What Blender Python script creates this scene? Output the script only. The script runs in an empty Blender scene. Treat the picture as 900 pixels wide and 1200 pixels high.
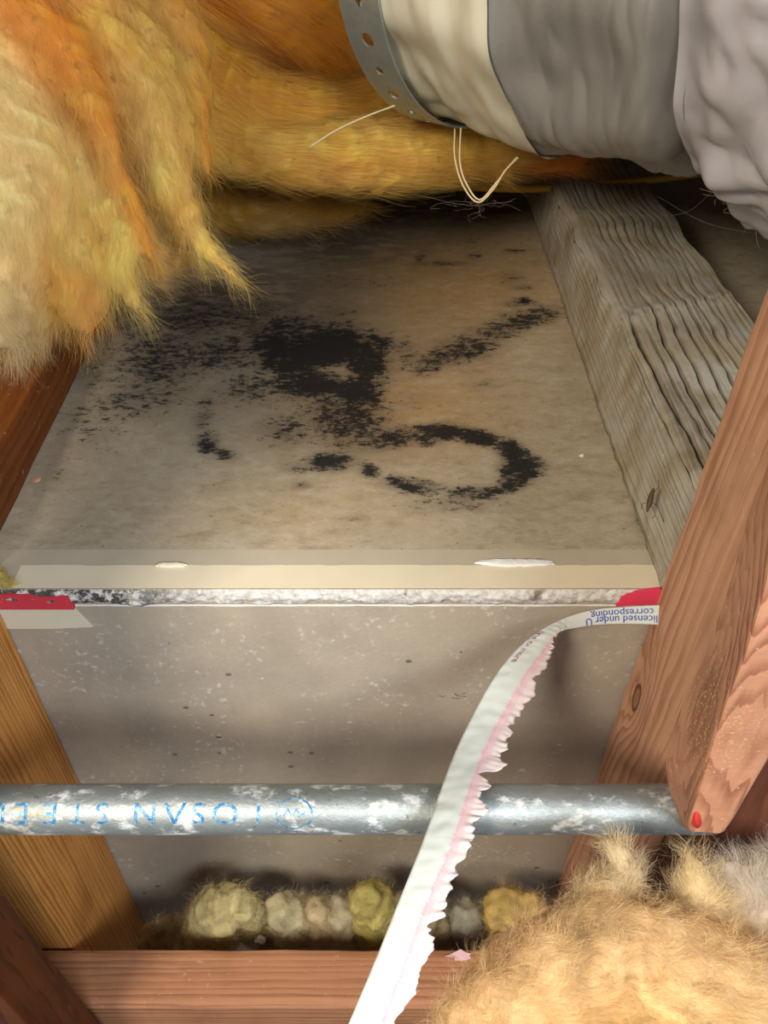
import bpy, bmesh, math, random
import numpy as np
from mathutils import Vector, Matrix, noise as mnoise
random.seed(7); RNG = np.random.default_rng(7)
S = bpy.context.scene
COL = S.collection

# ---------------------------------------------------------------- camera, world, lights, exposure
F = 984.0                                   # focal length in pixels of the 900x1200 frame
PITCH = math.radians(41.64)
CAMP = np.array([0.0, -0.328, 0.350])
cd = bpy.data.cameras.new('camera'); cam = bpy.data.objects.new('camera', cd); COL.objects.link(cam)
cd.sensor_fit = 'VERTICAL'; cd.sensor_height = 24.0; cd.lens = 24.0 * F / 1200.0
cd.clip_start = 0.01; cd.clip_end = 20
cam.location = CAMP; cam.rotation_euler = (math.pi/2 - PITCH, 0, 0)
S.camera = cam
S.view_settings.view_transform = 'Standard'; S.view_settings.look = 'None'
S.view_settings.gamma = 1.0; S.view_settings.exposure = 0.40
try: S.view_settings.use_curve_mapping = False
except Exception: pass
w = bpy.data.worlds.new('world'); S.world = w; w.use_nodes = True
w.node_tree.nodes['Background'].inputs[0].default_value = (0.80, 0.85, 1.0, 1)
w.node_tree.nodes['Background'].inputs[1].default_value = 0.14

def area(name, loc, target, size, power, color, sy=None):
    l = bpy.data.lights.new(name, 'AREA'); l.energy = power; l.color = color; l.size = size
    if sy: l.shape = 'RECTANGLE'; l.size_y = sy
    o = bpy.data.objects.new(name, l); COL.objects.link(o); o.location = loc
    o.rotation_euler = (Vector(target) - Vector(loc)).to_track_quat('-Z', 'Y').to_euler()
    return o
area('daylight_opening', (0.45, -1.0, 0.88), (0.0, 0.0, 0.05), 0.60, 13.0, (0.90, 0.95, 1.0), 0.35)
area('warm_fill', (-0.50, -0.80, 0.80), (0.05, 0.05, 0.0), 0.26, 11.0, (1.0, 0.89, 0.73))  # unseen warm fill light added from the left, behind the camera

# ---------------------------------------------------------------- pixel <-> world helpers (layout only)
FW = np.array([0, math.cos(PITCH), -math.sin(PITCH)]); UP = np.array([0, math.sin(PITCH), math.cos(PITCH)])
def ray(u, v):
    return FW + np.array([1.0, 0, 0]) * ((u-450)/F) + UP * ((600-v)/F)
def P(u, v, Z): return CAMP + ray(u, v) * Z
def on_y(u, v, y):
    d = ray(u, v); return CAMP + d * ((y - CAMP[1]) / d[1])
def on_z(u, v, z):
    d = ray(u, v); return CAMP + d * ((z - CAMP[2]) / d[2])
def on_x(u, v, x):
    d = ray(u, v); return CAMP + d * ((x - CAMP[0]) / d[0])
def proj(p):
    q = np.asarray(p) - CAMP; zc = q @ FW
    return 450 + F*q[..., 0]/zc, 600 - F*(q @ UP)/zc

def c8(r, g, b):
    f = lambda x: ((x/255+0.055)/1.055)**2.4 if x > 10 else x/255/12.92
    return (f(r), f(g), f(b), 1.0)

# ---------------------------------------------------------------- object helpers
def tag(o, label=None, cat=None, group=None, kind=None):
    if label: o['label'] = label
    if cat: o['category'] = cat
    if group: o['group'] = group
    if kind: o['kind'] = kind
    return o
def thing(name, label, cat, loc=(0, 0, 0), group=None):
    o = bpy.data.objects.new(name, None); COL.objects.link(o); o.location = [float(x) for x in loc]
    o.empty_display_size = 0.02
    return tag(o, label, cat, group)
def mesh_obj(name, V, Fc, mat, parent=None, origin=None, smooth=True, col=None):
    V = np.asarray(V, dtype=float)
    if parent is not None:
        origin = np.array(parent_world(parent))
    if origin is None:
        origin = np.array([(V[:, 0].min()+V[:, 0].max())/2, (V[:, 1].min()+V[:, 1].max())/2, V[:, 2].min()])
    me = bpy.data.meshes.new(name)
    if isinstance(Fc, np.ndarray):
        n, k = Fc.shape
        me.vertices.add(len(V)); me.vertices.foreach_set('co', (V-origin).astype(np.float32).ravel())
        me.loops.add(n*k); me.loops.foreach_set('vertex_index', Fc.astype(np.int32).ravel())
        me.polygons.add(n); me.polygons.foreach_set('loop_start', np.arange(0, n*k, k, dtype=np.int32))
        me.update(calc_edges=True)
    else:
        me.from_pydata((V-origin).tolist(), [], Fc); me.update()
    if smooth:
        me.polygons.foreach_set('use_smooth', np.ones(len(me.polygons), dtype=bool))
    if col is not None:
        a = me.color_attributes.new('Col', 'FLOAT_COLOR', 'POINT')
        a.data.foreach_set('color', np.asarray(col, dtype=np.float32).ravel())
    if mat: me.materials.append(mat)
    o = bpy.data.objects.new(name, me); COL.objects.link(o)
    if parent is not None: o.parent = parent
    else: o.location = origin
    return o
def parent_world(o):
    p = np.array(o.location)
    while o.parent: o = o.parent; p = p + np.array(o.location)
    return p
def fattr(o, name, vals):
    a = o.data.attributes.new(name, 'FLOAT', 'POINT'); a.data.foreach_set('value', np.asarray(vals, dtype=np.float32))
def bevel(o, w, seg=2):
    m = o.modifiers.new('bevel', 'BEVEL'); m.width = w; m.segments = seg; m.limit_method = 'ANGLE'; m.angle_limit = 0.7

def grid_faces(nu, nv, closed_v=False):
    i = np.arange(nu-1)[:, None]; j = np.arange(nv if closed_v else nv-1)[None, :]
    a = i*nv + j; b = (i+1)*nv + j; c = (i+1)*nv + (j+1) % nv; d = i*nv + (j+1) % nv
    return np.stack([a, b, c, d], -1).reshape(-1, 4)
def vnoise(Pn, f, seed=0.0):
    off = Vector((seed*7.3, seed*3.1, seed*5.7)); n = mnoise.noise
    return np.array([n(Vector(p)*f + off) for p in Pn])

def cr(points, n):
    """Catmull-Rom through rows of numbers"""
    p = np.array(points, dtype=float); m = len(p)
    q = np.vstack([2*p[0]-p[1], p, 2*p[-1]-p[-2]])
    out = []
    for t in np.linspace(0, m-1-1e-9, n):
        i = int(t); f = t-i; a, b, c, d = q[i], q[i+1], q[i+2], q[i+3]
        out.append(0.5*((2*b)+(-a+c)*f+(2*a-5*b+4*c-d)*f*f+(-a+3*b-3*c+d)*f**3))
    return np.array(out)
def tube(pts, r, sides=8, rr=None, caps=True):
    pts = np.asarray(pts); n = len(pts); T = np.gradient(pts, axis=0); T /= np.linalg.norm(T, axis=1)[:, None]+1e-12
    nrm = np.cross(T[0], [0, 0, 1.0]);
    if np.linalg.norm(nrm) < 1e-3: nrm = np.cross(T[0], [0, 1.0, 0])
    V = []
    for k in range(n):
        nrm = nrm - T[k]*(nrm @ T[k]); nrm /= np.linalg.norm(nrm); b = np.cross(T[k], nrm)
        rk = r if rr is None else rr[k]
        for a in np.arange(sides)*2*math.pi/sides:
            V.append(pts[k] + rk*(math.cos(a)*nrm + math.sin(a)*b))
    Fc = grid_faces(n, sides, True).tolist()
    if caps: Fc += [list(range(sides))[::-1], list(range((n-1)*sides, n*sides))]
    return np.array(V), Fc
def merge(parts):
    V = []; Fc = []; k = 0
    for v, f in parts:
        V.append(v); Fc += [[i+k for i in q] for q in (f.tolist() if isinstance(f, np.ndarray) else f)]; k += len(v)
    return np.vstack(V), Fc

# ---------------------------------------------------------------- materials
class NT:
    def __init__(s, name):
        s.m = bpy.data.materials.new(name); s.m.use_nodes = True; s.t = s.m.node_tree; s.n = s.t.nodes; s.l = s.t.links
        s.b = s.n['Principled BSDF']
    def new(s, t, **k):
        n = s.n.new(t)
        for a, v in k.items(): setattr(n, a, v)
        return n
    def put(s, inp, v):
        if isinstance(v, bpy.types.NodeSocket): s.l.new(v, inp)
        elif v is not None: inp.default_value = v
    def math(s, op, a, b=None, c=None, clamp=False):
        n = s.new('ShaderNodeMath', operation=op, use_clamp=clamp)
        for i, x in enumerate((a, b, c)):
            if x is not None: s.put(n.inputs[i], x)
        return n.outputs[0]
    def vmath(s, op, a, b=None):
        n = s.new('ShaderNodeVectorMath', operation=op); s.put(n.inputs[0], a)
        if b is not None: s.put(n.inputs[1], b)
        return n
    def mix(s, f, a, b, bt='MIX'):
        n = s.new('ShaderNodeMix', data_type='RGBA', blend_type=bt); s.put(n.inputs[0], f); s.put(n.inputs[6], a); s.put(n.inputs[7], b)
        return n.outputs[2]
    def coord(s, scale=(1, 1, 1), loc=(0, 0, 0)):
        t = s.new('ShaderNodeTexCoord'); m = s.new('ShaderNodeMapping'); s.l.new(t.outputs['Object'], m.inputs[0])
        m.inputs['Scale'].default_value = scale; m.inputs['Location'].default_value = loc
        return m.outputs[0]
    def noise(s, vec, scale, detail=4, rough=0.55, dist=0.0):
        n = s.new('ShaderNodeTexNoise'); s.l.new(vec, n.inputs['Vector']); n.inputs['Scale'].default_value = scale
        n.inputs['Detail'].default_value = detail; n.inputs['Roughness'].default_value = rough; n.inputs['Distortion'].default_value = dist
        return n.outputs['Fac']
    def ramp(s, f, stops):
        n = s.new('ShaderNodeValToRGB'); s.l.new(f, n.inputs[0]); e = n.color_ramp.elements
        while len(e) < len(stops): e.new(0.5)
        for i, (p, c) in enumerate(stops):
            e[i].position = p; e[i].color = c if len(c) == 4 else (*c, 1)
        return n.outputs[0]
    def step(s, f, a, b):
        n = s.new('ShaderNodeMapRange'); n.interpolation_type = 'SMOOTHSTEP'; s.put(n.inputs[0], f)
        n.inputs[1].default_value = a; n.inputs[2].default_value = b
        return n.outputs[0]
    def attr(s, name, col=False):
        n = s.new('ShaderNodeAttribute'); n.attribute_name = name
        return n.outputs['Color'] if col else n.outputs['Fac']
    def bump(s, h, dist=0.001, strength=1.0):
        n = s.new('ShaderNodeBump'); s.put(n.inputs['Height'], h); n.inputs['Distance'].default_value = dist; n.inputs['Strength'].default_value = strength
        s.l.new(n.outputs[0], s.b.inputs['Normal'])
    def done(s, color, rough=0.6, metal=0.0, spec=0.3):
        s.put(s.b.inputs['Base Color'], color); s.put(s.b.inputs['Roughness'], rough); s.put(s.b.inputs['Metallic'], metal)
        s.b.inputs['Specular IOR Level'].default_value = spec
        return s.m

def wood(name, light, dark, axis, knots=(), freq=26.0, stretch=7.0, cross=14.0, contrast=1.0, dirt=0.0, bumpd=0.0006, rough=0.62, seed=0.0, weather=None, saw=0.0, wav=2.0, dust=0.0):
    """axis = index of the length axis in object space; knots = (x,y,z,radius,core_radius) in object space"""
    n = NT(name); sc = [1, 1, 1]; sc[axis] = 1.0/stretch
    tc = n.new('ShaderNodeTexCoord'); obj = tc.outputs['Object']
    sx = n.new('ShaderNodeSeparateXYZ'); n.l.new(obj, sx.inputs[0])
    v = n.coord(tuple(sc), (seed, seed*0.7, seed*1.3))
    big = n.noise(v, 9.0, 2, 0.5)
    others = [i for i in range(3) if i != axis]
    lin = n.math('MULTIPLY', n.math('ADD', sx.outputs[others[0]], n.math('MULTIPLY', sx.outputs[others[1]], 0.8)), cross)
    val = n.math('ADD', lin, n.math('MULTIPLY', big, wav))
    big2 = n.noise(n.coord(tuple((1.0/stretch if i == axis else 1.0) for i in range(3)), (seed+4, seed, 2)), 60.0, 3, 0.6)
    val = n.math('ADD', val, n.math('MULTIPLY', big2, wav*.33))
    core = None
    for (kx, ky, kz, kr, kc, rimk) in [tuple(k)+(1.0,)*(6-len(k)) for k in knots]:
        d = n.vmath('SUBTRACT', obj, (kx, ky, kz)).outputs[0]
        ks = [1, 1, 1]; ks[axis] = 0.42
        d = n.vmath('LENGTH', n.vmath('MULTIPLY', d, tuple(ks)).outputs[0]).outputs['Value']
        dn = n.math('DIVIDE', d, kr)
        g = n.math('POWER', 2.718, n.math('MULTIPLY', n.math('MULTIPLY', dn, dn), -1.0))
        val = n.math('ADD', val, n.math('MULTIPLY', g, kr*55))
        c1 = n.math('SUBTRACT', 1.0, n.step(n.math('DIVIDE', d, kc), 0.75, 1.0))
        rim = n.math('MULTIPLY', n.step(n.math('DIVIDE', d, kc), 0.6, 0.95), n.math('SUBTRACT', 1.0, n.step(n.math('DIVIDE', d, kc), 0.95, 1.25)))
        rim = n.math('MULTIPLY', rim, rimk)
        kd = d
        core = (c1, rim) if core is None else (n.math('MAXIMUM', core[0], c1), n.math('MAXIMUM', core[1], rim))
    fr = n.math('FRACT', n.math('MULTIPLY', val, freq/10.0))
    ring = n.math('MULTIPLY', n.math('POWER', n.step(fr, 0.1, 0.9), 2.0), n.math('SUBTRACT', 1.0, n.step(fr, 0.90, 1.0)))
    rs_ = [45, 45, 45]; rs_[axis] = 7
    ring = n.math('MULTIPLY', ring, n.math('ADD', .35, n.math('MULTIPLY', n.step(n.noise(n.coord(tuple(rs_), (2, 5, seed)), 1.0, 3, .6), .35, .65), .65)))
    fs = [260, 260, 260]; fs[axis] = 9
    fine = n.noise(n.coord(tuple(fs)), 1.0, 3, 0.6)
    f = n.math('ADD', n.math('MULTIPLY', ring, 0.62*contrast), n.math('MULTIPLY', fine, 0.45), clamp=True)
    col = n.mix(f, light, dark)
    blot = n.noise(n.coord((1, 1, 1), (3+seed, 1, 2)), 14, 4, 0.6)
    col = n.mix(n.math('MULTIPLY', n.step(blot, 0.45, 0.75), 0.35), col, tuple(x*0.55 for x in dark[:3])+(1,))
    if core:
        col = n.mix(n.math('MULTIPLY', core[0], 0.55), col, tuple(x*0.8 for x in dark[:3])+(1,))
        col = n.mix(n.math('MULTIPLY', core[1], 0.85), col, (0.03, 0.014, 0.008, 1))
    if dust:
        ds = n.math('MULTIPLY', n.step(n.noise(n.coord(), 900, 2, .5), .60, .66), n.math('SUBTRACT', 1.0, n.step(kd, dust*.3, dust)))
        col = n.mix(n.math('MULTIPLY', ds, .85), col, c8(226, 206, 110))
    if weather:
        wn = n.noise(n.coord((1, 1, 1), (5, 5, 5)), 22, 6, 0.65)
        col = n.mix(n.math('MULTIPLY', n.step(wn, 0.38, 0.62), 0.7), col, weather)
    if dirt:
        dn_ = n.noise(n.coord(), 260, 3, 0.6)
        col = n.mix(n.math('MULTIPLY', n.step(dn_, 0.66, 0.72), dirt), col, (0.75, 0.70, 0.6, 1))
    if weather: col = n.mix(n.math('MULTIPLY', n.attr('crack'), .8), col, (.06, .04, .03, 1))
    h = n.math('ADD', n.math('MULTIPLY', ring, -0.5), n.math('MULTIPLY', fine, 0.8))
    if saw:
        ss = [40, 40, 40]; ss[axis] = 420
        h = n.math('ADD', h, n.math('MULTIPLY', n.noise(n.coord(tuple(ss)), 1.0, 2, 0.5), saw))
    n.bump(h, bumpd, 0.9)
    return n.done(col, rough, 0.0, 0.25)

def simple(name, color, rough=0.6, metal=0.0, var=0.12, scale=60, bumpd=0.0, spec=0.3):
    n = NT(name); nz = n.noise(n.coord(), scale, 5, 0.6)
    col = n.mix(nz, tuple(x*(1-var*2) for x in color[:3])+(1,), tuple(min(1, x*(1+var*2)) for x in color[:3])+(1,))
    if bumpd: n.bump(nz, bumpd, 1.0)
    return n.done(col, rough, metal, spec)

def fibre_mat(name, rough=0.85, trans=0.3):
    n = NT(name); a = n.attr('Col', True)
    nz = n.noise(n.coord(), 420, 4, 0.7)
    col = n.mix(n.math('MULTIPLY', nz, 0.9), n.mix(0.0, a, a), (0, 0, 0, 1)); col = n.mix(0.72, col, a)
    n.bump(nz, 0.0012, 0.7)
    n.done(col, rough, 0, 0.08)
    tr = n.new('ShaderNodeBsdfTranslucent'); n.l.new(a, tr.inputs[0])
    mx = n.new('ShaderNodeMixShader'); mx.inputs[0].default_value = trans
    n.l.new(n.b.outputs[0], mx.inputs[1]); n.l.new(tr.outputs[0], mx.inputs[2])
    n.l.new(mx.outputs[0], n.n['Material Output'].inputs[0])
    return n.m
M_FIB = fibre_mat('glass_wool_fibre')
M_BAT = fibre_mat('glass_wool_batting', trans=0.12)

# ================================================================= SETTING
# ---- moldy ceiling board, seen from above
def gauss_blobs(u, v, blobs):
    m = np.zeros_like(u)
    for (bu, bv, ru, rv, ang, st) in blobs:
        a = math.radians(ang); du = u-bu; dv = v-bv
        x = (du*math.cos(a)+dv*math.sin(a))/ru; y = (-du*math.sin(a)+dv*math.cos(a))/rv
        m = np.maximum(m, 0) + st*np.exp(-(x*x+y*y)**1.4) if st < 0 else np.maximum(m, st*np.exp(-.8*(x*x+y*y))) + 0.16*np.minimum(m, st*np.exp(-(x*x+y*y)))
    return m
nx, ny = 300, 420
xs = np.concatenate([[-0.74], np.linspace(-0.42, 0.42, nx-2), [0.74]]); ys = 0.92*np.linspace(0, 1, ny)**1.15
X, Y = np.meshgrid(xs, ys, indexing='ij')
top = np.stack([X.ravel(), Y.ravel(), np.zeros(X.size)], 1)
U_, V_ = proj(top)
mold = gauss_blobs(U_, V_, [
 (372, 415, 62, 34, -4, 1.0), (425, 430, 34, 38, 0, 1.0), (330, 408, 50, 26, 10, .85), (440, 400, 30, 12, 10, .8),
 (255, 415, 85, 28, -8, .62), (180, 420, 70, 42, 0, .64), (160, 470, 80, 32, -10, .56), (110, 500, 50, 42, 0, .50), (70, 560, 30, 40, 0, .36),
 (405, 492, 62, 36, 8, .78), (335, 505, 44, 24, 0, .58), (462, 515, 42, 18, 0, .74), (300, 455, 60, 26, 0, .62),
 (238, 490, 14, 22, 20, .56), (243, 520, 18, 16, 20, .76), (262, 532, 18, 8, 10, .76), (245, 470, 20, 10, 0, .5),
 (385, 541, 30, 12, 0, 1.0), (345, 548, 26, 8, 0, .55), (434, 552, 14, 10, 15, .88), (355, 569, 13, 6, 0, .58), (428, 545, 20, 10, 0, .5),
 (520, 506, 40, 11, 3, 1.0), (560, 513, 30, 11, 10, 1.0), (600, 530, 26, 15, 30, .95), (612, 548, 30, 18, 0, 1.0), (595, 570, 30, 10, -20, .85),
 (555, 577, 40, 10, 0, .82), (485, 570, 38, 12, 5, .80), (465, 562, 20, 9, 0, .7), (525, 588, 60, 8, 0, .52), (415, 608, 26, 5, 0, .5), (500, 520, 22, 14, 0, .7),
 (590, 385, 60, 17, -18, .66), (545, 410, 58, 20, -12, .68), (625, 372, 42, 14, -10, .70), (610, 355, 26, 7, 0, .60), (614, 352, 8, 5, 0, .95),
 (505, 425, 34, 16, -20, .6), (600, 325, 22, 10, 0, .48), (612, 337, 16, 5, 0, .6), (475, 415, 20, 24, 0, .52), (570, 452, 30, 8, 0, .40), (480, 470, 60, 20, 0, .36),
 (520, 309, 40, 4, 0, .62), (492, 302, 8, 8, 0, .6), (556, 300, 14, 5, 0, .55), (604, 294, 18, 3, 0, .7), (535, 283, 40, 4, 0, .40),
 (400, 365, 50, 8, 0, .45), (350, 385, 30, 10, 0, .5), (280, 370, 90, 26, 0, .45), (160, 380, 60, 30, 0, .5), (560, 285, 60, 20, 0, .34), (420, 330, 90, 14, 0, .40),
 (750, 610, 12, 24, -20, .46), (655, 492, 26, 12, 0, .34)])
mold = np.maximum(mold, gauss_blobs(U_, V_, [(240, 372, 110, 30, -5, .62), (340, 385, 70, 22, 0, .66), (395, 408, 60, 30, 0, 1.05), (370, 448, 60, 26, 0, 1.0), (120, 440, 50, 40, 0, .5), (420, 462, 34, 22, 0, .98), (345, 420, 60, 26, 0, .98), (540, 590, 90, 14, 0, .5), (690, 560, 60, 60, 0, .22)]))
mold -= 0.42*np.exp(-(((U_-393)/30)**2+((V_-436)/11)**2)**1.5)
mold -= 0.7*np.exp(-(((U_-505)/62)**2+((V_-540)/17)**2)**2)
tan_ = np.exp(-(((U_-520)/150)**2+((V_-330)/80)**2)) + .8*np.exp(-(((U_-470)/130)**2+((V_-480)/60)**2)) + .3*np.exp(-(((U_-350)/170)**2+((V_-600)/40)**2))
dark = gauss_blobs(U_, V_, [(220, 350, 210, 70, 0, 1.0), (150, 440, 110, 60, 0, .6), (90, 540, 80, 60, 0, .35), (400, 290, 160, 40, 0, .8), (600, 260, 120, 22, 0, .4), (400, 245, 300, 34, 0, 1.0), (335, 490, 130, 45, 0, .35), (430, 520, 60, 25, 0, .45)])  # dark brown staining, with the shade towards the back painted in
# underside ring of the slab
zt = -0.0127
bot = top.copy(); bot[:, 2] = zt
faces_top = grid_faces(nx, ny)
corners = [0, ny-1, nx*ny-1, (nx-1)*ny]
nb = len(top)
Vall = np.vstack([top, bot[corners]])
b0, b1, b2, b3 = nb, nb+1, nb+2, nb+3
side_l = list(range(0, ny)); front = [i*ny for i in range(nx)]; right = list(range((nx-1)*ny, nx*ny)); back = [i*ny+ny-1 for i in range(nx)]
fc = [list(map(int, f)) for f in faces_top]
fc.append([b3, b0] + front); fc.append([b0, b1] + side_l[::-1]); fc.append([b1, b2] + back[::-1]); fc.append([b2, b3] + right); fc.append([b0, b3, b2, b1])
n = NT('moldy_drywall_paper')
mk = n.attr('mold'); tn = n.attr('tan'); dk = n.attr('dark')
co = n.coord((1, 2.0, 1)); n1 = n.step(n.noise(co, 210, 6, 0.78), .3, .7); n2 = n.step(n.noise(n.coord((1, 2.5, 1)), 620, 4, 0.7), .3, .7); n3 = n.noise(n.coord(), 16, 5, 0.6); n4 = n.noise(n.coord((1, 2.2, 1), (4, 2, 0)), 45, 6, 0.68); n5 = n.step(n.noise(n.coord((1, 1.6, 1), (1, 9, 0)), 85, 7, 0.75), .32, .68)
base = n.mix(n3, c8(164, 152, 128), c8(192, 179, 154))
base = n.mix(n.math('MULTIPLY', tn, 0.85), base, c8(198, 158, 98))
n6 = n.noise(n.coord((1, 1.5, 1), (2, 2, 2)), 95, 7, 0.75); base = n.mix(n.math('MULTIPLY', n.step(n6,   .50, .66), .26), base, c8(214, 208, 198)); base = n.mix(n.math('MULTIPLY', n.step(n6, .48, .34), .22), base, c8(112, 98, 82))
base = n.mix(n.math('MULTIPLY', n.step(n4, 0.52, 0.72), 0.28), base, c8(210, 202, 190))
base = n.mix(n.math('MULTIPLY', n.step(n4, 0.5, 0.30), 0.35), base, c8(120, 100, 76))
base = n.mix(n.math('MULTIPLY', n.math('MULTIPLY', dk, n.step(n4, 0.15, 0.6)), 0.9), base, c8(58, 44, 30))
spk = n.noise(n.coord(), 330, 2, 0.5)
base = n.mix(n.math('MULTIPLY', n.step(spk, 0.70, 0.76), 0.6), base, c8(60, 48, 38))
t = n.math('ADD', mk, n.math('MULTIPLY', n.math('SUBTRACT', n.math('ADD', n.math('MULTIPLY', n1, .35), n.math('ADD', n.math('MULTIPLY', n2, .2), n.math('MULTIPLY', n5, .45))), 0.5), 1.15))
mm = n.step(t, 0.48, 0.80)
mcol = n.mix(n2, c8(16, 18, 22), c8(40, 40, 42))
halo = n.math('MULTIPLY', n.step(mk, 0.10, 0.8), 0.5)
base = n.mix(halo, base, c8(82, 72, 62))
base = n.mix(n.math('MULTIPLY', mm, 0.93), base, mcol)
n.bump(n.math('ADD', n2, n1), 0.0002, 0.5)
M_MOLD = n.done(base, 0.85, 0, 0.15)
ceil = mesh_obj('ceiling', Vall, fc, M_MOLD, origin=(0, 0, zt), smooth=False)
z4 = np.zeros(4)
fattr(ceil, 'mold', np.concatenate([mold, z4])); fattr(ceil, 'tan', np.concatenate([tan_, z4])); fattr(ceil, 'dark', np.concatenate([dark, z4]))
tag(ceil, 'top of the ceiling drywall, stained with black mold', kind='structure')

def slab(name, x0, x1, y0, y1, z0, z1, mat, parent=None, nseg=80, wob=(0, 0), seed=1.0, bev=0.0):
    """thin sheet whose front/back edges wobble"""
    xs = np.linspace(x0, x1, nseg); V = []
    for x in xs:
        a = wob[0]*(mnoise.noise(Vector((x*40, seed, 0))) + .5*mnoise.noise(Vector((x*160, seed, 3)))); b = wob[1]*(mnoise.noise(Vector((x*45, seed, 9))) + .6*mnoise.noise(Vector((x*200, seed, 5))))
        V += [(x, y0+a, z0), (x, y1+b, z0), (x, y1+b, z1), (x, y0+a, z1)]
    Fc = grid_faces(nseg, 4, True).tolist() + [[0, 1, 2, 3], [4*nseg-1, 4*nseg-2, 4*nseg-3, 4*nseg-4]]
    return mesh_obj(name, V, Fc, mat, parent, smooth=False)
paper1 = simple('drywall_face_paper', c8(186, 176, 154), 0.8, var=.07, scale=40)
paper2 = simple('drywall_edge_tape_cream', c8(226, 214, 186), 0.75, var=.05, scale=30)
slab('paper_edge_fold', -0.23, 0.16, 0.0006, 0.0316, 0.0, 0.0005, paper1, ceil, wob=(0, .0003))
slab('edge_tape', -0.212, 0.16, 0.0002, 0.0180, 0.0005, 0.0009, paper2, ceil, wob=(0, .0008), seed=4)
# torn white patch and a small one
gyp = NT('exposed_gypsum'); g1 = gyp.noise(gyp.coord(), 260, 6, 0.7); g2 = gyp.noise(gyp.coord((1, 1, 1), (2, 2, 2)), 60, 5, 0.7)
gc = gyp.mix(gyp.step(g1, .3, .7), c8(190, 186, 178), c8(240, 238, 232)); gc = gyp.mix(gyp.math('MULTIPLY', gyp.step(g2, .56, .68), .75), gc, c8(120, 100, 80))
gx = gyp.new('ShaderNodeSeparateXYZ'); gyp.l.new(gyp.coord(), gx.inputs[0])
moldy = gyp.math('MULTIPLY', gyp.step(gx.outputs[0], -0.085, -0.16), gyp.step(gyp.noise(gyp.coord((1, 1, 1), (7, 2, 2)), 170, 5, 0.7), 0.42, 0.52))
gc = gyp.mix(gyp.math('MULTIPLY', moldy, .9), gc, c8(46, 40, 34))
gyp.bump(g1, 0.0018, 1.0); M_GYP = gyp.done(gc, 0.9, 0, 0.1)
def torn_patch(name, cx, cy, z, lx, ly, mat, parent, h=0.0012, seed=0):
    V = [(cx, cy, z+h*1.2)]; N = 56
    for r, hh in ((.6, 1.0), (.93, .8), (1.0, 0)):
        for k in range(N):
            a = 2*math.pi*k/N; j = 1+.28*mnoise.noise(Vector((math.cos(a)*2.5+seed, math.sin(a)*2.5, 1)))+.12*mnoise.noise(Vector((math.cos(a)*9+seed, math.sin(a)*9, 1)))
            V.append((cx+lx*r*j*math.cos(a), cy+ly*r*j*math.sin(a), z+h*hh+.0004*mnoise.noise(Vector((a*9, r, seed)))))
    Fc = [[0, 1+k, 1+(k+1) % N] for k in range(N)]
    for q in range(2):
        Fc += [[1+q*N+k, 1+(q+1)*N+k, 1+(q+1)*N+(k+1) % N, 1+q*N+(k+1) % N] for k in range(N)]
    return mesh_obj(name, V, Fc, mat, parent)
white = simple('bare_gypsum_white', c8(236, 236, 232), 0.9, var=.06, scale=200, bumpd=.0012)
p = on_z(603, 661, 0); torn_patch('bare_gypsum_patch', p[0], p[1], 0.0011, 0.0225, 0.0034, white, ceil, seed=2)
p = on_z(201, 664, 0); torn_patch('bare_gypsum_patch', p[0], p[1], 0.0011, 0.0092, 0.0022, simple('bare_gypsum_cream', c8(238, 226, 200), .9, bumpd=.001), ceil, seed=5)
# broken gypsum core along the board end (z 0 .. -0.0127)
nx2, nz2 = 420, 12; V = []
for i in range(nx2):
    x = -0.235+0.40*i/(nx2-1)
    for j in range(nz2):
        f = j/(nz2-1); z = -0.0004-0.0108*f
        low = -.0006+0.0036*mnoise.noise(Vector((x*38, 2, 0)))+.0012*mnoise.noise(Vector((x*160, 4, 0)))
        z += low*f
        y = -0.0012 - .0016*math.sin(math.pi*min(1, f*1.05)) + .0014*mnoise.noise(Vector((x*230, z*300, 1))) + .0012*mnoise.noise(Vector((x*70, z*120, 5)))
        if j == 0 or j == nz2-1: y = 0.0006
        V.append((x, y, z))
mesh_obj('gypsum_core', V, grid_faces(nx2, nz2), M_GYP, ceil)
# ---- wall board below
n = NT('grey_drywall_back_paper')
a1 = n.noise(n.coord(), 9, 4, 0.6); a2 = n.noise(n.coord(), 380, 4, 0.7); a3 = n.noise(n.coord((1, 1, 1), (3, 3, 3)), 190, 5, 0.7); a4 = n.noise(n.coord((1, 1, .45), (8, 3, 3)), 22, 5, 0.65)
base = n.mix(n.step(a1, .35, .65), c8(190, 178, 158), c8(170, 159, 144))
base = n.mix(n.math('MULTIPLY', a2, 0.35), base, c8(124, 114, 100))
base = n.mix(n.math('MULTIPLY', n.math('MULTIPLY', n.step(a3, .56, .66), n.step(a4, .42, .6)), 0.55), base, c8(226, 222, 216))
vo = n.new('ShaderNodeTexVoronoi'); n.l.new(n.coord((1, 1, 1.25)), vo.inputs['Vector']); vo.inputs['Scale'].default_value = 62; 
vr = n.new('ShaderNodeSeparateColor'); n.l.new(vo.outputs['Color'], vr.inputs[0])
spot = n.math('MULTIPLY', n.math('LESS_THAN', n.math('ADD', vo.outputs['Distance'], n.math('MULTIPLY', a2, .10)), 0.185), n.math('GREATER_THAN', vr.outputs[0], 0.80))
base = n.mix(n.math('MULTIPLY', spot, .7), base, c8(84, 76, 68))
vo2 = n.new('ShaderNodeTexVoronoi'); n.l.new(n.coord((1, 1, 1), (1, 0, 2)), vo2.inputs['Vector']); vo2.inputs['Scale'].default_value = 130
vr2 = n.new('ShaderNodeSeparateColor'); n.l.new(vo2.outputs['Color'], vr2.inputs[0])
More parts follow.
